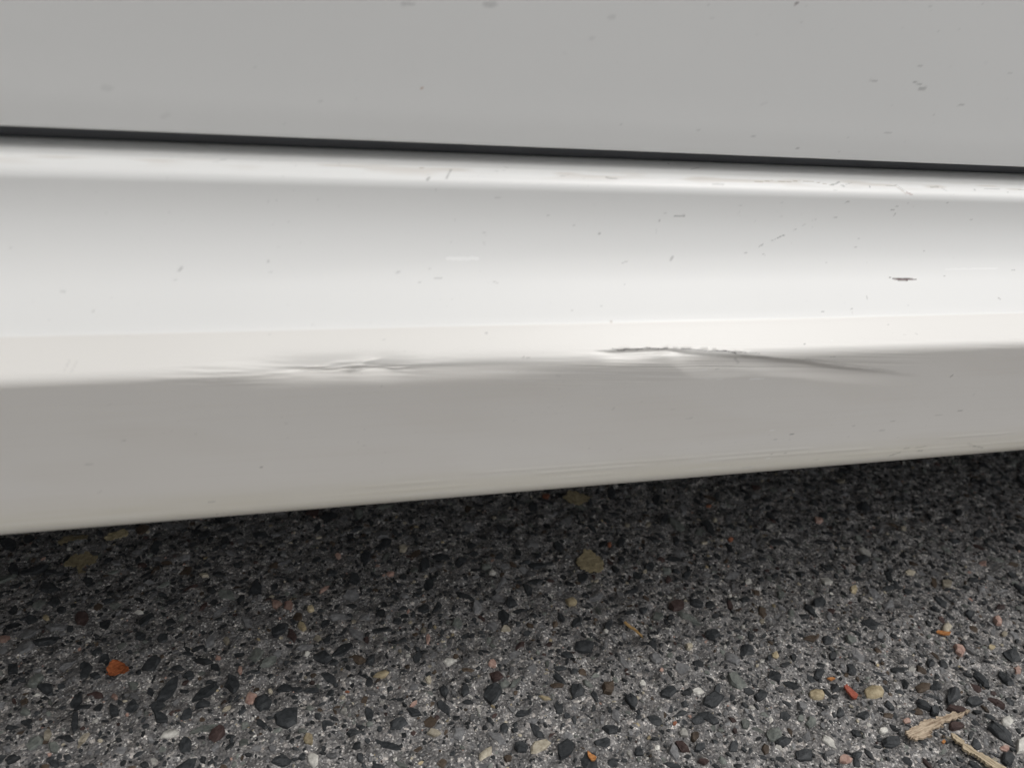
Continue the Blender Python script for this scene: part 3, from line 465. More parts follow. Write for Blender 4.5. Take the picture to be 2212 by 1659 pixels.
gx = axis(-0.30, 0.85, 0.0019, 150.0)
gy = axis(0.14, 0.66, 0.0019, 150.0)
GX, GY = np.meshgrid(gx, gy)
def ground_h(x, y):
    near = sstep(1.5, 0.9, np.abs(x - .27)) * sstep(1.2, .6, np.abs(y - .4))
    return near * (-.0007 + 0.0016 * (vnoise(x * 70 + y * 20, y * 70 - x * 20, 1) - .5) + 0.0026 * (vnoise(x * 190 - y * 60, y * 190 + x * 60, 2) - .5) + 0.0013 * (vnoise(x * 360 + y * 90, y * 360 - x * 90, 3) - .5))
GZ = ground_h(GX, GY)
ground = link(bpy.data.objects.new('asphalt_ground', mesh_np('asphalt_ground', np.stack([GX, GY, GZ], -1).reshape(-1, 3), grid_faces(len(gy), len(gx)), [ASPHALT])))
bey = 1 - sstep(-.40, -.33, GX) * sstep(.96, .89, GX) * sstep(.09, .14, GY) * sstep(.75, .69, GY)
ground.data.attributes.new('beyond', 'FLOAT', 'POINT').data.foreach_set('value', bey.astype(np.float32).ravel())
tag(ground, 'worn grey asphalt with exposed dark and pale aggregate', kind='structure')

# ---- stones set in the asphalt
def stone_proto(seed, n=8):
    r = np.random.default_rng(seed)
    a = (np.arange(n) + r.uniform(-.42, .42, n)) * 2 * math.pi / n
    rad = r.uniform(.70, 1.18, n)
    ring = np.stack([np.cos(a) * rad, np.sin(a) * rad], -1)
    tilt = r.uniform(-.30, .30, 2)
    rows = []
    for k, z in ((1.0, -.7), (.97, .02), (r.uniform(.62, .86), .24)):
        zz = np.full(n, z)
        if z > .1: zz = zz + ring @ tilt * k + r.uniform(-.09, .09, n)
        off = r.uniform(-.12, .12, 2) if z > .1 else np.zeros(2)
        rows.append(np.c_[ring * k + off, zz])
    top = np.array([[r.uniform(-.3, .3), r.uniform(-.3, .3), .30 + r.uniform(-.06, .10)]])
    V = np.concatenate(rows + [top])
    F = []
    for q in range(2):
        for i in range(n):
            j = (i + 1) % n
            a0, a1, b0, b1 = q * n + i, q * n + j, (q + 1) * n + i, (q + 1) * n + j
            F += [(a0, a1, b1), (a0, b1, b0)]
    for i in range(n):
        F.append((2 * n + i, 2 * n + (i + 1) % n, 3 * n))
    return V, np.array(F)
PROTO = [stone_proto(100 + i, 6 + i % 4) for i in range(24)]

stones = []                                  # x, y, half length, half width, angle, colour, prototype
cells = {}
def fits(x, y, r, tight):
    cx, cy = int(x / .012), int(y / .012)
    for i in range(cx - 2, cx + 3):
        for j in range(cy - 2, cy + 3):
            for (u, v, s) in cells.get((i, j), ()):
                if (u - x) ** 2 + (v - y) ** 2 < ((r + s) * tight) ** 2: return False
    return True
def put(x, y, a, b, ang, c, tight):
    r = math.sqrt(a * b)
    if tight and not fits(x, y, r, tight): return False
    cells.setdefault((int(x / .012), int(y / .012)), []).append((x, y, r))
    stones.append((x, y, a, b, ang, c, random.randrange(24), tight))
    return True
for (x, y, a, b, ang, c) in KNOWN_STONES:
    put(x, y, a, b, ang, c, 0)
BIG = 'k' * 62 + 'g' * 20 + 'q' * 9 + 'n' * 6 + 'r' * 3
SMALL = 'k' * 56 + 'g' * 22 + 'q' * 7 + 'n' * 5 + 'r' * 2 + 'b' * 3 + 'w' * 3 + 'p' * 1 + 't' * 1
X0, X1, Y0, Y1 = -0.36, 0.92, 0.12, 0.72
for k in range(26000):
    r = .0016 + .0050 * random.random() ** 2.4
    e = random.uniform(1.0, 1.6)
    put(random.uniform(X0, X1), random.uniform(Y0, Y1), r * e, r / e, random.uniform(0, math.pi), random.choice(BIG), .88)
for k in range(52000):
    r = .0008 + .0013 * random.random() ** 1.3
    e = random.uniform(1.0, 1.4)
    put(random.uniform(-.26, .78), random.uniform(.17, .58), r * e, r / e, random.uniform(0, math.pi), random.choice(SMALL), .88)

# the 300 that show largest become pieces of their own, the rest one mass
mw = np.array(cam.matrix_world.inverted())
def shown(s):
    p = mw @ np.array([s[0], s[1], 0, 1.0])
    d = -p[2]
    if d <= 0: return 0
    u = 0.5 + p[0] / d * 1660 / 2212; v = p[1] / d * 1660
    if not (-.01 < u < 1.01) or v < -850: return 0
    line = -(1150 - 829.5) + (u * 2212) * 0.0845          # below the car's lower edge
    if v > line - 6: return 0
    return s[2] * s[3] / d ** 2
order = sorted(range(len(stones)), key=lambda i: -shown(stones[i]))
single = order[:300]; rest = order[300:]
sdat = {}
for i in single:
    x, y, a, b, ang, c, pr, loose = stones[i]
    if (pr, c) not in sdat:
        V, F = PROTO[pr]
        sdat[(pr, c)] = mesh_np('stone', V, F, [STONE[c]], smooth=(c in 'bwtp' and pr % 3 != 0))
    o = bpy.data.objects.new('stone', sdat[(pr, c)])
    h = min(.9 * b, .0045)
    o.location = (x, y, float(ground_h(np.array(x), np.array(y))) + (random.uniform(-.0007, .0008) if loose else .0011))
    o.rotation_euler = (0, 0, ang)
    o.scale = (a, b, h)
    link(o, ground)
Vs, Fs, Ms, off = [], [], [], 0
for i in rest:
    x, y, a, b, ang, c, pr, loose = stones[i]
    V, F = PROTO[pr]
    h = min(.9 * b, .0045)
    ca, sa = math.cos(ang), math.sin(ang)
    P = V * (a, b, h)
    z = float(ground_h(np.array(x), np.array(y))) + (random.uniform(-.0007, .0008) if loose else .0011)
    Vs.append(np.c_[P[:, 0] * ca - P[:, 1] * sa + x, P[:, 0] * sa + P[:, 1] * ca + y, P[:, 2] + z])
    Fs.append(F + off); Ms.append(np.full(len(F), KEYS.index(c))); off += len(V)
agg = link(bpy.data.objects.new('aggregate', mesh_np('aggregate', np.concatenate(Vs), np.concatenate(Fs), [STONE[k] for k in KEYS], np.concatenate(Ms), smooth=False)), ground)
tag(agg, kind='stuff')

# ---- sand-sized grains sitting between the stones
ng = 42000
qx = rng.uniform(-.26, .80, ng); qy = rng.uniform(.17, .60, ng)
qr = .00028 + .00075 * rng.random(ng) ** 2.2
ga = rng.uniform(0, 6.28, ng)
T = np.array([[1, 0, 0], [-.4, .8, 0], [-.6, -.7, 0], [.1, .0, 1.0]])
ca, sa = np.cos(ga), np.sin(ga)
el = rng.uniform(.7, 1.5, ng)
PX = T[:, 0][None] * qr[:, None] * el[:, None]; PY = T[:, 1][None] * qr[:, None]
GV = np.stack([PX * ca[:, None] - PY * sa[:, None] + qx[:, None], PX * sa[:, None] + PY * ca[:, None] + qy[:, None],
               T[:, 2][None] * qr[:, None] * .9 + (ground_h(qx, qy) - .0001)[:, None]], -1).reshape(-1, 3)
tf = np.array([[0, 1, 3], [1, 2, 3], [2, 0, 3]])
GF = (tf[None] + (np.arange(ng) * 4)[:, None, None]).reshape(-1, 3)
gk = rng.choice(len(KEYS), ng, p=[.34, .28, .12, .07, .10, .04, .02, .002, .018, .01])
grains = link(bpy.data.objects.new('sand_grains', mesh_np('sand_grains', GV, GF, [STONE[k] for k in KEYS], np.repeat(gk, 3), smooth=False)), ground)
tag(grains, kind='stuff')

# ------------------------------------------------------------------ unseen wall added behind the camera to shade the car's near side
PLASTER = simple_mat('shade_wall_plaster', (.55, .54, .51), 0.9, spec=0.2)  # kept pale so the added wall bounces light under the car
hw = link(bpy.data.objects.new('house_wall', box_mesh('house_wall', -7.0, -0.55, -1.00, -0.70, 0, 3.2, PLASTER, .01)))
tag(hw, 'unseen grey plastered wall added to shade the white car', 'wall', kind='thing')

# ------------------------------------------------------------------ the car
car = link(bpy.data.objects.new('parked_car', None))
car.location = (0.2, 1.1, 0)
tag(car, 'white parked car with a dented, scratched sill below its door', 'car')
CI = Matrix.Translation((-0.2, -1.1, 0))
def carpart(name, me, parent=car):
    o = bpy.data.objects.new(name, me)
    COL.objects.link(o)
    o.parent = parent
    o.matrix_parent_inverse = CI if parent is car else Matrix.Identity(4)
    return o

SILL_CTRL=[(.345,.161,0),(.2952,.1617,.003),(.2924,.1660,.0018),(.2885,.2030,.03),(.2810,.2400,.0032),(.2946,.2519,.004),(.3205,.2815,.0205),(.3205,.3060,.0028),(.3264,.3109,.0030),(.350,.3134,.006),(.385,.3128,.006),(.42,.3128,0)]
DOOR_CTRL=[(.41,.3222,0),(.338,.3216,.002),(.3322,.3190,.0022),(.3299,.330,.004),(.319,.42,.05),(.301,.66,.10),(.302,.86,.06),(.320,.945,.02),(.36,.95,0)]
def profile(ctrl, step):
    pts=[np.array(ctrl[0][:2])]
    for i in range(1,len(ctrl)-1):
        p=np.array(ctrl[i][:2]);a=np.array(ctrl[i-1][:2]);b=np.array(ctrl[i+1][:2]);r=ctrl[i][2]
        u=(a-p)/np.linalg.norm(a-p);v=(b-p)/np.linalg.norm(b-p)
        s,e=p+u*r,p+v*r
        for t in np.linspace(0,1,25):pts.append((1-t)**2*s+2*t*(1-t)*p+t*t*e)
    pts.append(np.array(ctrl[-1][:2]))
    pts=np.array(pts);d=np.r_[0,np.cumsum(np.linalg.norm(np.diff(pts,axis=0),axis=1))]
    n=int(d[-1]/step)+1;s=np.linspace(0,d[-1],n)
    return s,np.interp(s,d,pts[:,0]),np.interp(s,d,pts[:,1])


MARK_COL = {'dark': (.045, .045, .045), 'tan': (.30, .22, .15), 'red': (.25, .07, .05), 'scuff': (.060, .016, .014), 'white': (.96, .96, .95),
            'chip': (.035, .030, .045), 'rust': (.36, .15, .05)}
def apply_marks(col, xs, ss, marks):
    for k, (pts, hw, cn, st) in enumerate(marks):
        px = np.array([p[0] for p in pts]); ps = np.array([p[1] for p in pts])
        pad = hw * 2 + .0012
        i0, i1 = np.searchsorted(xs, [px.min() - pad, px.max() + pad])
        j0, j1 = np.searchsorted(ss, [ps.min() - pad, ps.max() + pad])
        if i1 - i0 < 1 or j1 - j0 < 1: continue
        XX, SS = np.meshgrid(xs[i0:i1], ss[j0:j1])
        best = np.full(XX.shape, 9.0)
        for q in range(len(pts) - 1):
            dx, ds = px[q + 1] - px[q], ps[q + 1] - ps[q]
            L2 = dx * dx + ds * ds + 1e-12
            t = np.clip(((XX - px[q]) * dx + (SS - ps[q]) * ds) / L2, 0, 1)
            d = np.hypot(XX - px[q] - t * dx, SS - ps[q] - t * ds)
            best = np.minimum(best, d)
        w = hw * .85 * (.75 + .6 * vnoise(XX * 900, SS * 900, 40 + k))
        a = sstep(1.35, .55, best / np.maximum(w, .00014 if cn == 'chip' else .00018)) * st * (.7 if cn == 'dark' else 1)
        if cn not in ('white', 'scuff'):
            a = a * (.62 + .5 * vnoise(XX * 1500, SS * 1500, 70 + k))
        a = np.clip(a, 0, 1)[..., None]
        c = np.array(MARK_COL[cn])
        blk = col[j0:j1, i0:i1]
        col[j0:j1, i0:i1] = blk * (1 - a) + c * a

def panel(name, prof, xs, disp, base, marks, parent=car):
    s, y, z = prof
    # outward normal of the profile (towards the camera side)
    ty, tz = np.gradient(y, s), np.gradient(z, s)
    L = np.hypot(ty, tz) + 1e-12
    ny, nz = -tz / L, ty / L
    XX, SS = np.meshgrid(xs, s)
    d = disp(XX, SS)
    V = np.stack([XX, y[:, None] + ny[:, None] * d, z[:, None] + nz[:, None] * d], -1).reshape(-1, 3)
    me = mesh_np(name, V, grid_faces(len(s), len(xs)), [PAINT])
    col = base(XX, SS)
    apply_marks(col, xs, s, marks)
    at = me.attributes.new('paint', 'FLOAT_COLOR', 'POINT')
    at.data.foreach_set('color', np.concatenate([col, np.ones(col.shape[:2] + (1,))], -1).astype(np.float32).ravel())
    return carpart(name, me, parent)

def xs_axis(a, b, step, lo, hi):
    core = np.arange(a, b, step)
    return np.concatenate([np.linspace(lo, a, 24)[:-1], core, np.linspace(b, hi, 24)])

# ---- sill (rocker panel)
s_all, y_all, z_all = profile(SILL_CTRL, .00005)
rows = np.concatenate([np.arange(0, .034, .002), np.arange(.034, .116, .0007), np.arange(.116, .1395, .0003), np.arange(.1395, .252, .0006), np.arange(.252, s_all[-1], .004), [s_all[-1]]])
SILL = (rows, np.interp(rows, s_all, y_all), np.interp(rows, s_all, z_all))
S_EDGE, S_CREASE, S_BOT, S_LIP = .1288, .1465, .0546, .211

def sill_disp(x, s):
    d = np.zeros_like(x)
    # faint waviness of pressed sheet
    d += .00022 * (vnoise(x * 9, s * 22, 5) - .5)
    # edge of the stone-chip film just above the fold
    d += .00014 * sstep(S_CREASE + .0006, S_CREASE - .0006, s + .0006 * (vnoise(x * 25, x * 0, 8) - .5)) * sstep(S_BOT, S_BOT + .003, s)
    # fine raised lines left by the hem above the lower edge
    for k, (off, amp) in enumerate(((.0092, .00018), (.0122, .00014), (.0052, .00010))):
        c = S_BOT + off + .0007 * (vnoise(x * 6, x * 0, 20 + k) - .5)
        on = sstep(.42, .60, vnoise(x * 22, x * 0 + k, 30 + k)) * sstep(-.12, .12, x)
        d += amp * on * np.exp(-((s - c) / .00042) ** 2)
    # scuffing along the fold: long thin streaks
    band = np.exp(-((s - S_EDGE + .0002) / .0042) ** 2)
    zone = .15 + 1.7 * sstep(-.065, -.03, x) * sstep(.075, .03, x) + .55 * sstep(.085, .13, x) * sstep(.20, .14, x) + .15 * sstep(.30, .36, x)
    st = (vnoise(x * 55 + s * 160, s * 900 + x * 30, 9) - .5) + .6 * (vnoise(x * 120, s * 1700 + x * 90, 10) - .5)
    d += .00030 * band * zone * st
    # the fold sits a little higher right of the first dent
    d -= .0016 * sstep(.020, .036, x) * sstep(.13, .07, x) * np.exp(-((s - S_EDGE + .0012) / .0040) ** 2)
    # first dent: the fold pushed in, crumpled into short ridges
    env = sstep(-.030, .006, x) * sstep(.050, .022, x)
    d -= .0026 * env * np.exp(-((s - S_EDGE - .0006) / .0044) ** 2)
    d += .0009 * np.exp(-((x - .0235) / .0055) ** 2) * np.exp(-((s - S_EDGE - .0028 - .16 * (x - .0235)) / .0022) ** 2)
    for (rx, rs, rl, rw, sl, am) in ((.012, .1295, .0050, .00045, .02, .00045), (.0201, .1281, .0050, .00040, .03, .00055), (.0219, .1306, .0045, .00050, .10, .00045),
                                     (.0147, .1320, .0060, .00060, .05, .00035), (.0373, .1283, .0050, .00040, .02, .00040), (.0074, .1308, .0060, .00050, .03, .00035), (.0045, .1288, .0045, .00040, .02, .00035), (.0265, .1322, .0040, .00050, .20, .00035)):
        d += 1.7 * am * np.exp(-((x - rx) / rl) ** 2 - ((s - rs - sl * (x - rx) - .0004 * (vnoise(x * 400, x * 0, 13) - .5)) / rw) ** 2)
    # second dent: a gouge running down and back
    gxp = np.array([p[0] for p in DENT_PATH]); gsp = np.array([p[1] for p in DENT_PATH])
    sp = np.interp(x, gxp, gsp) + .0006 * (vnoise(x * 120, x * 0, 14) - .5)
    t = sp - s                                        # below the line
    inside = sstep(gxp[0] - .004, gxp[0] + .012, x) * sstep(gxp[-1] + .004, gxp[-1] - .05, x)
    wide = sstep(gxp[4], gxp[6], x)                   # from a thin tear to a broad groove
    chamfer = sstep(gxp[2], gxp[3] + .006, x)
    w1 = (.0008 + .0030 * chamfer) * (1 - wide) + .0036 * wide * (1 - .5 * sstep(gxp[7], gxp[10], x))
    dep = (.0013 + .0005 * np.exp(-((x - gxp[1]) / .012) ** 2)) * (1 - wide) + .0015 * wide * (1 - .75 * sstep(gxp[6], gxp[9], x))
    w2 = (.0075 + .006 * chamfer) * (1 - wide) + .008 * wide
    cut = np.where(t < 0, 0, np.where(t < w1, sstep(0, 1, t / w1), sstep(1, 0, (t - w1) / w2)))
    d -= inside * dep * cut
    # torn paint standing up along the upper rim of the gouge
    rim = np.exp(-((t + .0005) / .0005) ** 2) * inside * sstep(gxp[6] + .004, gxp[5] - .002, x)
    d += .00045 * rim * sstep(.35, .7, vnoise(x * 420 - s * 500, x * 0, 15))
    # buckled spot inside
    d += .0006 * np.exp(-((x - gxp[2] + .002) / .006) ** 2 - ((s - np.interp(x, gxp, gsp) + .0035) / .0016) ** 2) * inside
    # fine scratches dragged along below the gouge
    d += .00011 * sstep(.06, .12, x) * sstep(.33, .24, x) * np.exp(-((s - S_EDGE + .006) / .007) ** 2) * (vnoise(x * 14 + s * 40, (s + .06 * x) * 1500, 16) - .5) * 2
    # the road-side stretches beyond the picture stay smooth
    return d

def sill_base(x, s):
    c = np.empty(x.shape + (3,))
    c[...] = (.80, .80, .785)
    film = sstep(S_CREASE + .0004, S_CREASE - .0004, s)[..., None]
    lowz = sstep(S_EDGE + .002, S_EDGE - .002, s)[..., None]
    c = c * (1 - film) + (np.array((.755, .738, .705)) * (1 - lowz) + np.array((.80, .775, .735)) * lowz) * film
    # road film: a thin veil of dust low down, in streaks
    g = sstep(S_BOT + .020, S_BOT + .002, s) * (.55 + .45 * vnoise(x * 40, s * 600, 50))
    c = c * (1 - .14 * g[..., None] * np.array((.75, .85, 1.35)))
    # faint splash veil on the lower face
    lowf = sstep(S_EDGE, S_EDGE - .01, s)
    c = c * (1 - (.025 * lowf * sstep(.45, .8, vnoise(x * 18 + s * 30, s * 60, 54)) + .012 * lowf * sstep(.5, .9, vnoise(x * 30, s * 900, 55)))[..., None] * np.array((.8, 1.0, 1.25)))
    # fine dust specks
    sp = sstep(.95, .99, vnoise(x * 620 + s * 200, s * 760 - x * 150, 51)) * sstep(.45, .8, vnoise(x * 30, s * 40, 52))
    c = c * (1 - .14 * sp[..., None])
    # grime caught on the ledge
    lg = np.exp(-((s - S_LIP - .004) / .0025) ** 2) * sstep(.55, .9, vnoise(x * 60, s * 500, 53))
    c = c * (1 - .18 * lg[..., None] * np.array((.8, 1.0, 1.2)))
    return c

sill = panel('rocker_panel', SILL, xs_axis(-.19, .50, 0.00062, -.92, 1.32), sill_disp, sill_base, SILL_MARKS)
tag(sill, 'white sill with a scraped, dented fold')

# ---- door
d_all = profile(DOOR_CTRL, .0001)
drow = np.concatenate([np.arange(0, .066, .004), np.arange(.066, .22, .0008), np.arange(.22, d_all[0][-1], .012), [d_all[0][-1]]])
DOOR = (drow, np.interp(drow, d_all[0], d_all[1]), np.interp(drow, d_all[0], d_all[2]))
S_HEM = .0745
def door_disp(x, s):
    d = .00016 * (vnoise(x * 6, s * 9, 60) - .5)
    d -= .00012 * np.exp(-((s - S_HEM - .0048) / .0010) ** 2) * sstep(.02, .15, x)     # pressed line of the folded hem
    return d
def door_base(x, s):
    c = np.empty(x.shape + (3,)); c[...] = (.80, .80, .785)
    sp = sstep(.95, .99, vnoise(x * 500, s * 620, 61)) * sstep(.5, .8, vnoise(x * 20, s * 20, 62))
    return c * (1 - .2 * sp[..., None])
door = panel('front_door', DOOR, xs_axis(-.19, .50, .0009, -.62, .96), door_disp, door_base, DOOR_MARKS)
sx = np.linspace(-.60, .94, 40); sa_ = np.linspace(0, 2 * math.pi, 15)
SV = np.stack([np.repeat(sx[:, None], 15, 1), .3512 + .0065 * np.cos(sa_)[None] + 0 * sx[:, None], .3172 + .0046 * np.sin(sa_)[None] + 0 * sx[:, None]], -1).reshape(-1, 3)
seal = carpart('door_seal', mesh_np('door_seal', SV, grid_faces(40, 15), [SEAL]), door)

def extrude_panel(name, x0, x1, wheel_x, mat=PAINT):
    """body side beyond the door, cut round the wheel"""
    pts = []
    top = 0.93
    R, cz = .345, .30
    pts.append((x0, .3195)) ; 
    a0 = math.asin((.3195 - cz) / R)
    lo, hi = wheel_x - R * math.cos(a0), wheel_x + R * math.cos(a0)
    for k in range(25):
        a = math.pi - a0 - (math.pi - 2 * a0) * k / 24
        pts.append((wheel_x + R * math.cos(a), cz + R * math.sin(a)))
    pts += [(x1, .3195), (x1, top - .10), (x0, top)] if x0 > 0 else [(x1, .3195), (x1, top), (x0, top - .10)]
    bm = bmesh.new()
    vs_ = [bm.verts.new((p[0], .3305 - .033 * sstep(.32, .66, p[1]), p[1])) for p in pts]
    f = bm.faces.new(vs_)
    r = bmesh.ops.extrude_face_region(bm, geom=[f])
    for v in r['geom']:
        if isinstance(v, bmesh.types.BMVert): v.co.y += .05
    bmesh.ops.triangulate(bm, faces=bm.faces[:])
    bmesh.ops.recalc_face_normals(bm, faces=bm.faces[:])
    me = bpy.data.meshes.new(name); bm.to_mesh(me); bm.free()
    me.materials.append(mat)
    at = me.attributes.new('paint', 'FLOAT_COLOR', 'POINT')
    at.data.foreach_set('color', np.tile(np.array((.80, .80, .785, 1), np.float32), len(me.vertices)))
    return carpart(name, me)
extrude_panel('front_fender', -1.75, -.625, -1.28)
extrude_panel('rear_quarter_panel', .965, 2.15, 1.68)

carpart('floor_pan', box_mesh('floor_pan', -.92, 1.32, .335, 1.80, .245, .275, UNDERBODY))
carpart('cabin_body', box_mesh('cabin_body', -1.74, 2.14, .425, 1.80, .276, .925, UNDERBODY))
me_g = bpy.data.meshes.new('side_window'); bm = bmesh.new()
v = [bm.verts.new(c) for c in ((-.75, .345, .952), (1.45, .345, .952), (1.05, .50, 1.40), (-.15, .50, 1.40), (-.75, 1.87, .952), (1.45, 1.87, .952), (1.05, 1.70, 1.40), (-.15, 1.70, 1.40))]
for q in ((0, 1, 2, 3), (5, 4, 7, 6), (4, 0, 3, 7), (1, 5, 6, 2), (4, 5, 1, 0)): bm.faces.new([v[i] for i in q])
bm.to_mesh(me_g); bm.free(); me_g.materials.append(GLASS)
carpart('side_window', me_g)
roof = box_mesh('roof', -.17, 1.07, .49, 1.71, 1.402, 1.45, PAINT, .02)
at = roof.attributes.new('paint', 'FLOAT_COLOR', 'POINT'); at.data.foreach_set('color', np.tile(np.array((.80, .80, .785, 1), np.float32), len(roof.vertices)))
carpart('roof', roof)

def lathe(name, prof, mat, n=40):
    V, F = [], []
    for i in range(n):
        a = 2 * math.pi * i / n
        for (r, y) in prof: V.append((r * math.cos(a), y, r * math.sin(a)))
    k = len(prof)
    for i in range(n):
        j = (i + 1) % n
        for q in range(k - 1): F.append((i * k + q, j * k + q, j * k + q + 1, i * k + q + 1))
    return mesh_np(name, V, F, [mat])
TYRE = lathe('tyre', [(.20, -.085), (.225, -.098), (.27, -.10), (.295, -.085), (.30, -.06), (.30, .06), (.295, .085), (.27, .10), (.225, .098), (.20, .085)], RUBBER)
RIM = lathe('rim', [(.001, -.06), (.06, -.062), (.07, -.05), (.17, -.07), (.195, -.088), (.205, -.09), (.205, .08)], ALLOY)
for wx in (-1.28, 1.68):
    for wy in (.45, 1.75):
        t = carpart('wheel', TYRE); t.location = (wx, wy, .30)
        r = bpy.data.objects.new('rim', RIM); COL.objects.link(r); r.parent = t

# ------------------------------------------------------------------ bits lying on the asphalt
def wood_material(name, c0, c1, ang):
    m, nt, b = new_mat(name)
    N, L = nt.nodes, nt.links
    g = N.new('ShaderNodeNewGeometry')
    mp = N.new('ShaderNodeMapping'); mp.inputs['Rotation'].default_value = (0, 0, -ang); mp.vector_type = 'TEXTURE' if False else 'POINT'
    mp2 = N.new('ShaderNodeMapping'); mp2.inputs['Scale'].default_value = (120, 1100, 1100)
    n = N.new('ShaderNodeTexNoise'); n.inputs['Scale'].default_value = 1; n.inputs['Detail'].default_value = 5
    L.new(g.outputs['Position'], mp.inputs['Vector']); L.new(mp.outputs[0], mp2.inputs['Vector']); L.new(mp2.outputs[0], n.inputs['Vector'])
    mr = N.new('ShaderNodeMapRange'); mr.inputs['From Min'].default_value = .3; mr.inputs['From Max'].default_value = .7
    L.new(n.outputs['Fac'], mr.inputs['Value'])
    mx = N.new('ShaderNodeMix'); mx.data_type = 'RGBA'; mx.inputs['A'].default_value = (*c0, 1); mx.inputs['B'].default_value = (*c1, 1)
    L.new(mr.outputs[0], mx.inputs['Factor']); L.new(mx.outputs['Result'], b.inputs['Base Color'])
    bp = N.new('ShaderNodeBump'); bp.inputs['Strength'].default_value = .8; bp.inputs['Distance'].default_value = .0006
    L.new(n.outputs['Fac'], bp.inputs['Height']); L.new(bp.outputs[0], b.inputs['Normal'])
    b.inputs['Roughness'].default_value = .8
    b.inputs['Specular IOR Level'].default_value = .25
    return m

def flake(name, key, mat, label, cat, thick, lift, curl=0.0, rough=0.0, seed=0, group=None, cuts=2, fray=4, ragged=.022):
    base_ = np.array(OUTLINES[key])
    rr = np.random.default_rng(seed + 200)
    size_ = np.ptp(base_, axis=0).max()
    pts = []
    for k in range(len(base_)):                    # frayed outline
        a_, b_ = base_[k], base_[(k + 1) % len(base_)]
        for q in range(fray):
            e_ = b_ - a_
            pts.append(a_ + e_ * (q / fray) + (np.array([-e_[1], e_[0]]) / (np.hypot(*e_) + 1e-9) * rr.uniform(-1, 1) * size_ * ragged if q else 0))
    pts = np.array(pts)
    c = pts.mean(0)
    P = pts - c
    ev, U = np.linalg.eigh(P.T @ P)
    ax = U[:, 1]                                   # long axis
    half = np.abs(P @ ax).max()
    bm = bmesh.new()
    f = bm.faces.new([bm.verts.new((p[0], p[1], 0)) for p in P])
    bmesh.ops.triangulate(bm, faces=[f])
    bmesh.ops.subdivide_edges(bm, edges=bm.edges[:], cuts=cuts, use_grid_fill=True)
    bmesh.ops.triangulate(bm, faces=bm.faces[:])
    for v in bm.verts:
        u = (v.co.x * ax[0] + v.co.y * ax[1]); w = (-v.co.x * ax[1] + v.co.y * ax[0])
        v.co.z = curl * (u / half) ** 2 + rough * (noise.noise((u * 90, w * 700, seed)) + .5 * noise.noise((u * 300, w * 1500, seed + 3)))
    bmesh.ops.recalc_face_normals(bm, faces=bm.faces[:])
    if sum(fc.normal.z for fc in bm.faces) < 0: bmesh.ops.reverse_faces(bm, faces=bm.faces[:])
    r = bmesh.ops.extrude_face_region(bm, geom=bm.faces[:])
    top = {v for v in r['geom'] if isinstance(v, bmesh.types.BMVert)}
    for v in top: v.co.z += thick
    bmesh.ops.recalc_face_normals(bm, faces=bm.faces[:])
    lo = min(v.co.z for v in bm.verts)
    for v in bm.verts: v.co.z -= lo
    me = bpy.data.meshes.new(name); bm.to_mesh(me); bm.free()
    me.materials.append(mat)
    o = link(bpy.data.objects.new(name, me))
    o.location = (c[0], c[1], lift)
    return tag(o, label, cat, group)

def long_angle(key):
    P = np.array(OUTLINES[key]); P = P - P.mean(0)
    ev, U = np.linalg.eigh(P.T @ P); return math.atan2(U[1, 1], U[0, 1])
W1 = wood_material('dry_wood_broad', (.24, .17, .115), (.62, .51, .38), long_angle('chip1'))
W2 = wood_material('dry_wood_narrow', (.26, .20, .13), (.64, .54, .39), long_angle('chip2'))
W3 = wood_material('straw', (.38, .22, .08), (.60, .42, .20), long_angle('straw'))
PETAL = wood_material('orange_petal', (.20, .05, .018), (.46, .15, .055), long_angle('petal') + 1.2)
REDCHIP = stone_material('red_brick', (.30, .070, .042), (.42, .13, .09), .8)
ORANGE = wood_material('orange_bark', (.36, .13, .04), (.58, .29, .11), 0)
LEAF = stone_material('faded_leaf', (.20, .165, .095), (.50, .42, .26), .9)
flake('wood_splinter', 'chip1', W1, 'broad frayed tan wood splinter, tapering to a thin tip', 'wood splinter', .0016, .0012, .0012, .0006, 1, 'wood splinters on the asphalt')
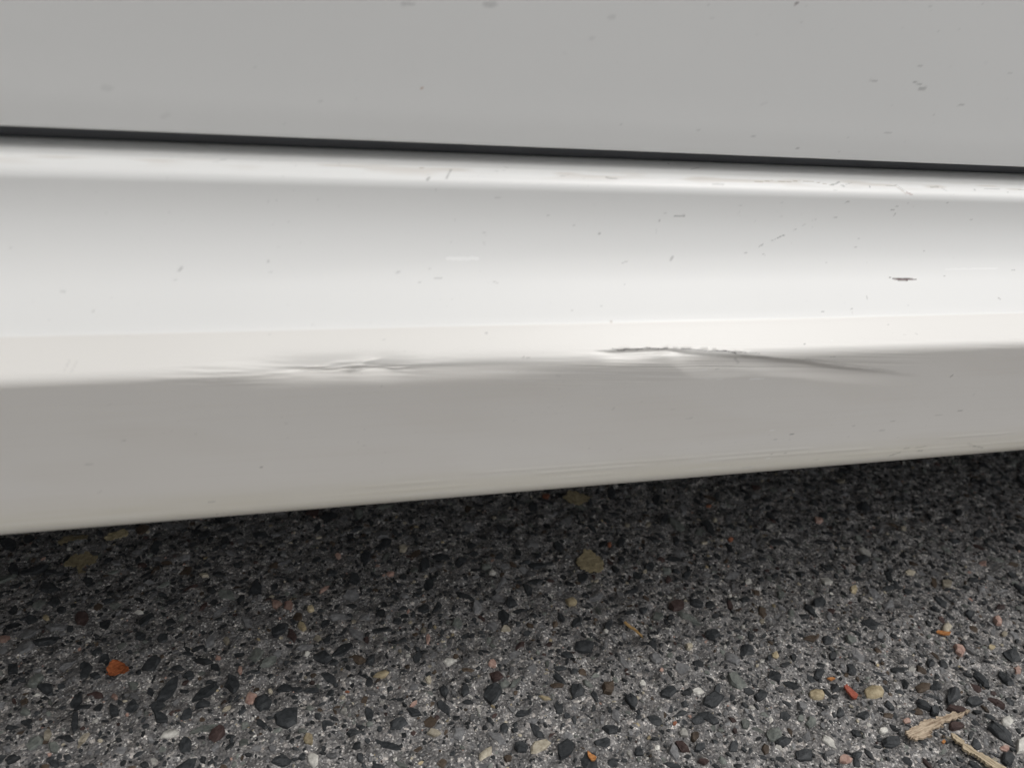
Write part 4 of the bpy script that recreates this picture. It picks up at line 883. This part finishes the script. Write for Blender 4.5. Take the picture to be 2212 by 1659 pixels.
flake('wood_splinter', 'chip2', W2, 'long narrow tan wood splinter lying at the corner below the broad one', 'wood splinter', .0018, .0012, .0010, .0006, 2, 'wood splinters on the asphalt')
flake('dried_petal', 'petal', PETAL, 'bright orange dried petal with frayed edge on dark asphalt', 'petal', .0005, .0016, .0022, .0010, 3)
flake('straw', 'straw', W3, 'thin pale straw stalk lying alone on the asphalt', 'straw', .0009, .0012, .0004, .0003, 4, cuts=1)
flake('brick_chip', 'redchip', REDCHIP, 'elongated red chip lying between two cream stones', 'chip', .0016, .0010, 0, .0004, 5)
flake('bark_shred', 'shard1', ORANGE, 'slim orange bark shred on asphalt above the wood splinters', 'bark shred', .0010, .0012, .0004, .0003, 6, 'orange bark shreds', 1)
flake('bark_shred', 'shard2', ORANGE, 'small orange bark shred beside the red chip', 'bark shred', .0010, .0010, .0003, .0003, 7, 'orange bark shreds', 1)
flake('bark_shred', 'shard3', ORANGE, 'curled orange bark shred at the lower edge of the photo', 'bark shred', .0010, .0012, .0008, .0004, 8, 'orange bark shreds', 1)
flake('bark_shred', 'shard4', ORANGE, 'tiny orange bark crumb between the two wood splinters', 'bark shred', .0010, .0010, .0002, .0002, 9, 'orange bark shreds', 1)
G = 'faded leaf scraps stuck to the asphalt'
flake('leaf_scrap', 'leaf1', LEAF, 'round olive yellow leaf scrap below the middle of the sill', 'leaf', .0004, .0014, .0006, .0005, 11, G, 2, 5, .06)
flake('leaf_scrap', 'leaf2', LEAF, 'olive leaf scrap just under the sill edge, above the round one', 'leaf', .0004, .0014, .0006, .0005, 12, G, 2, 5, .06)
flake('leaf_scrap', 'leaf3', LEAF, 'olive leaf scrap with a stalk in the shade under the sill', 'leaf', .0004, .0014, .0008, .0005, 13, G, 2, 5, .06)
flake('leaf_scrap', 'leaf4', LEAF, 'thin curved olive leaf scrap just above the stalked one', 'leaf', .0004, .0014, .0006, .0005, 14, G, 2, 5, .06)
flake('leaf_scrap', 'leaf5', LEAF, 'olive leaf scrap by the sill edge, beside the thin curved one', 'leaf', .0004, .0014, .0006, .0005, 15, G, 2, 5, .06)
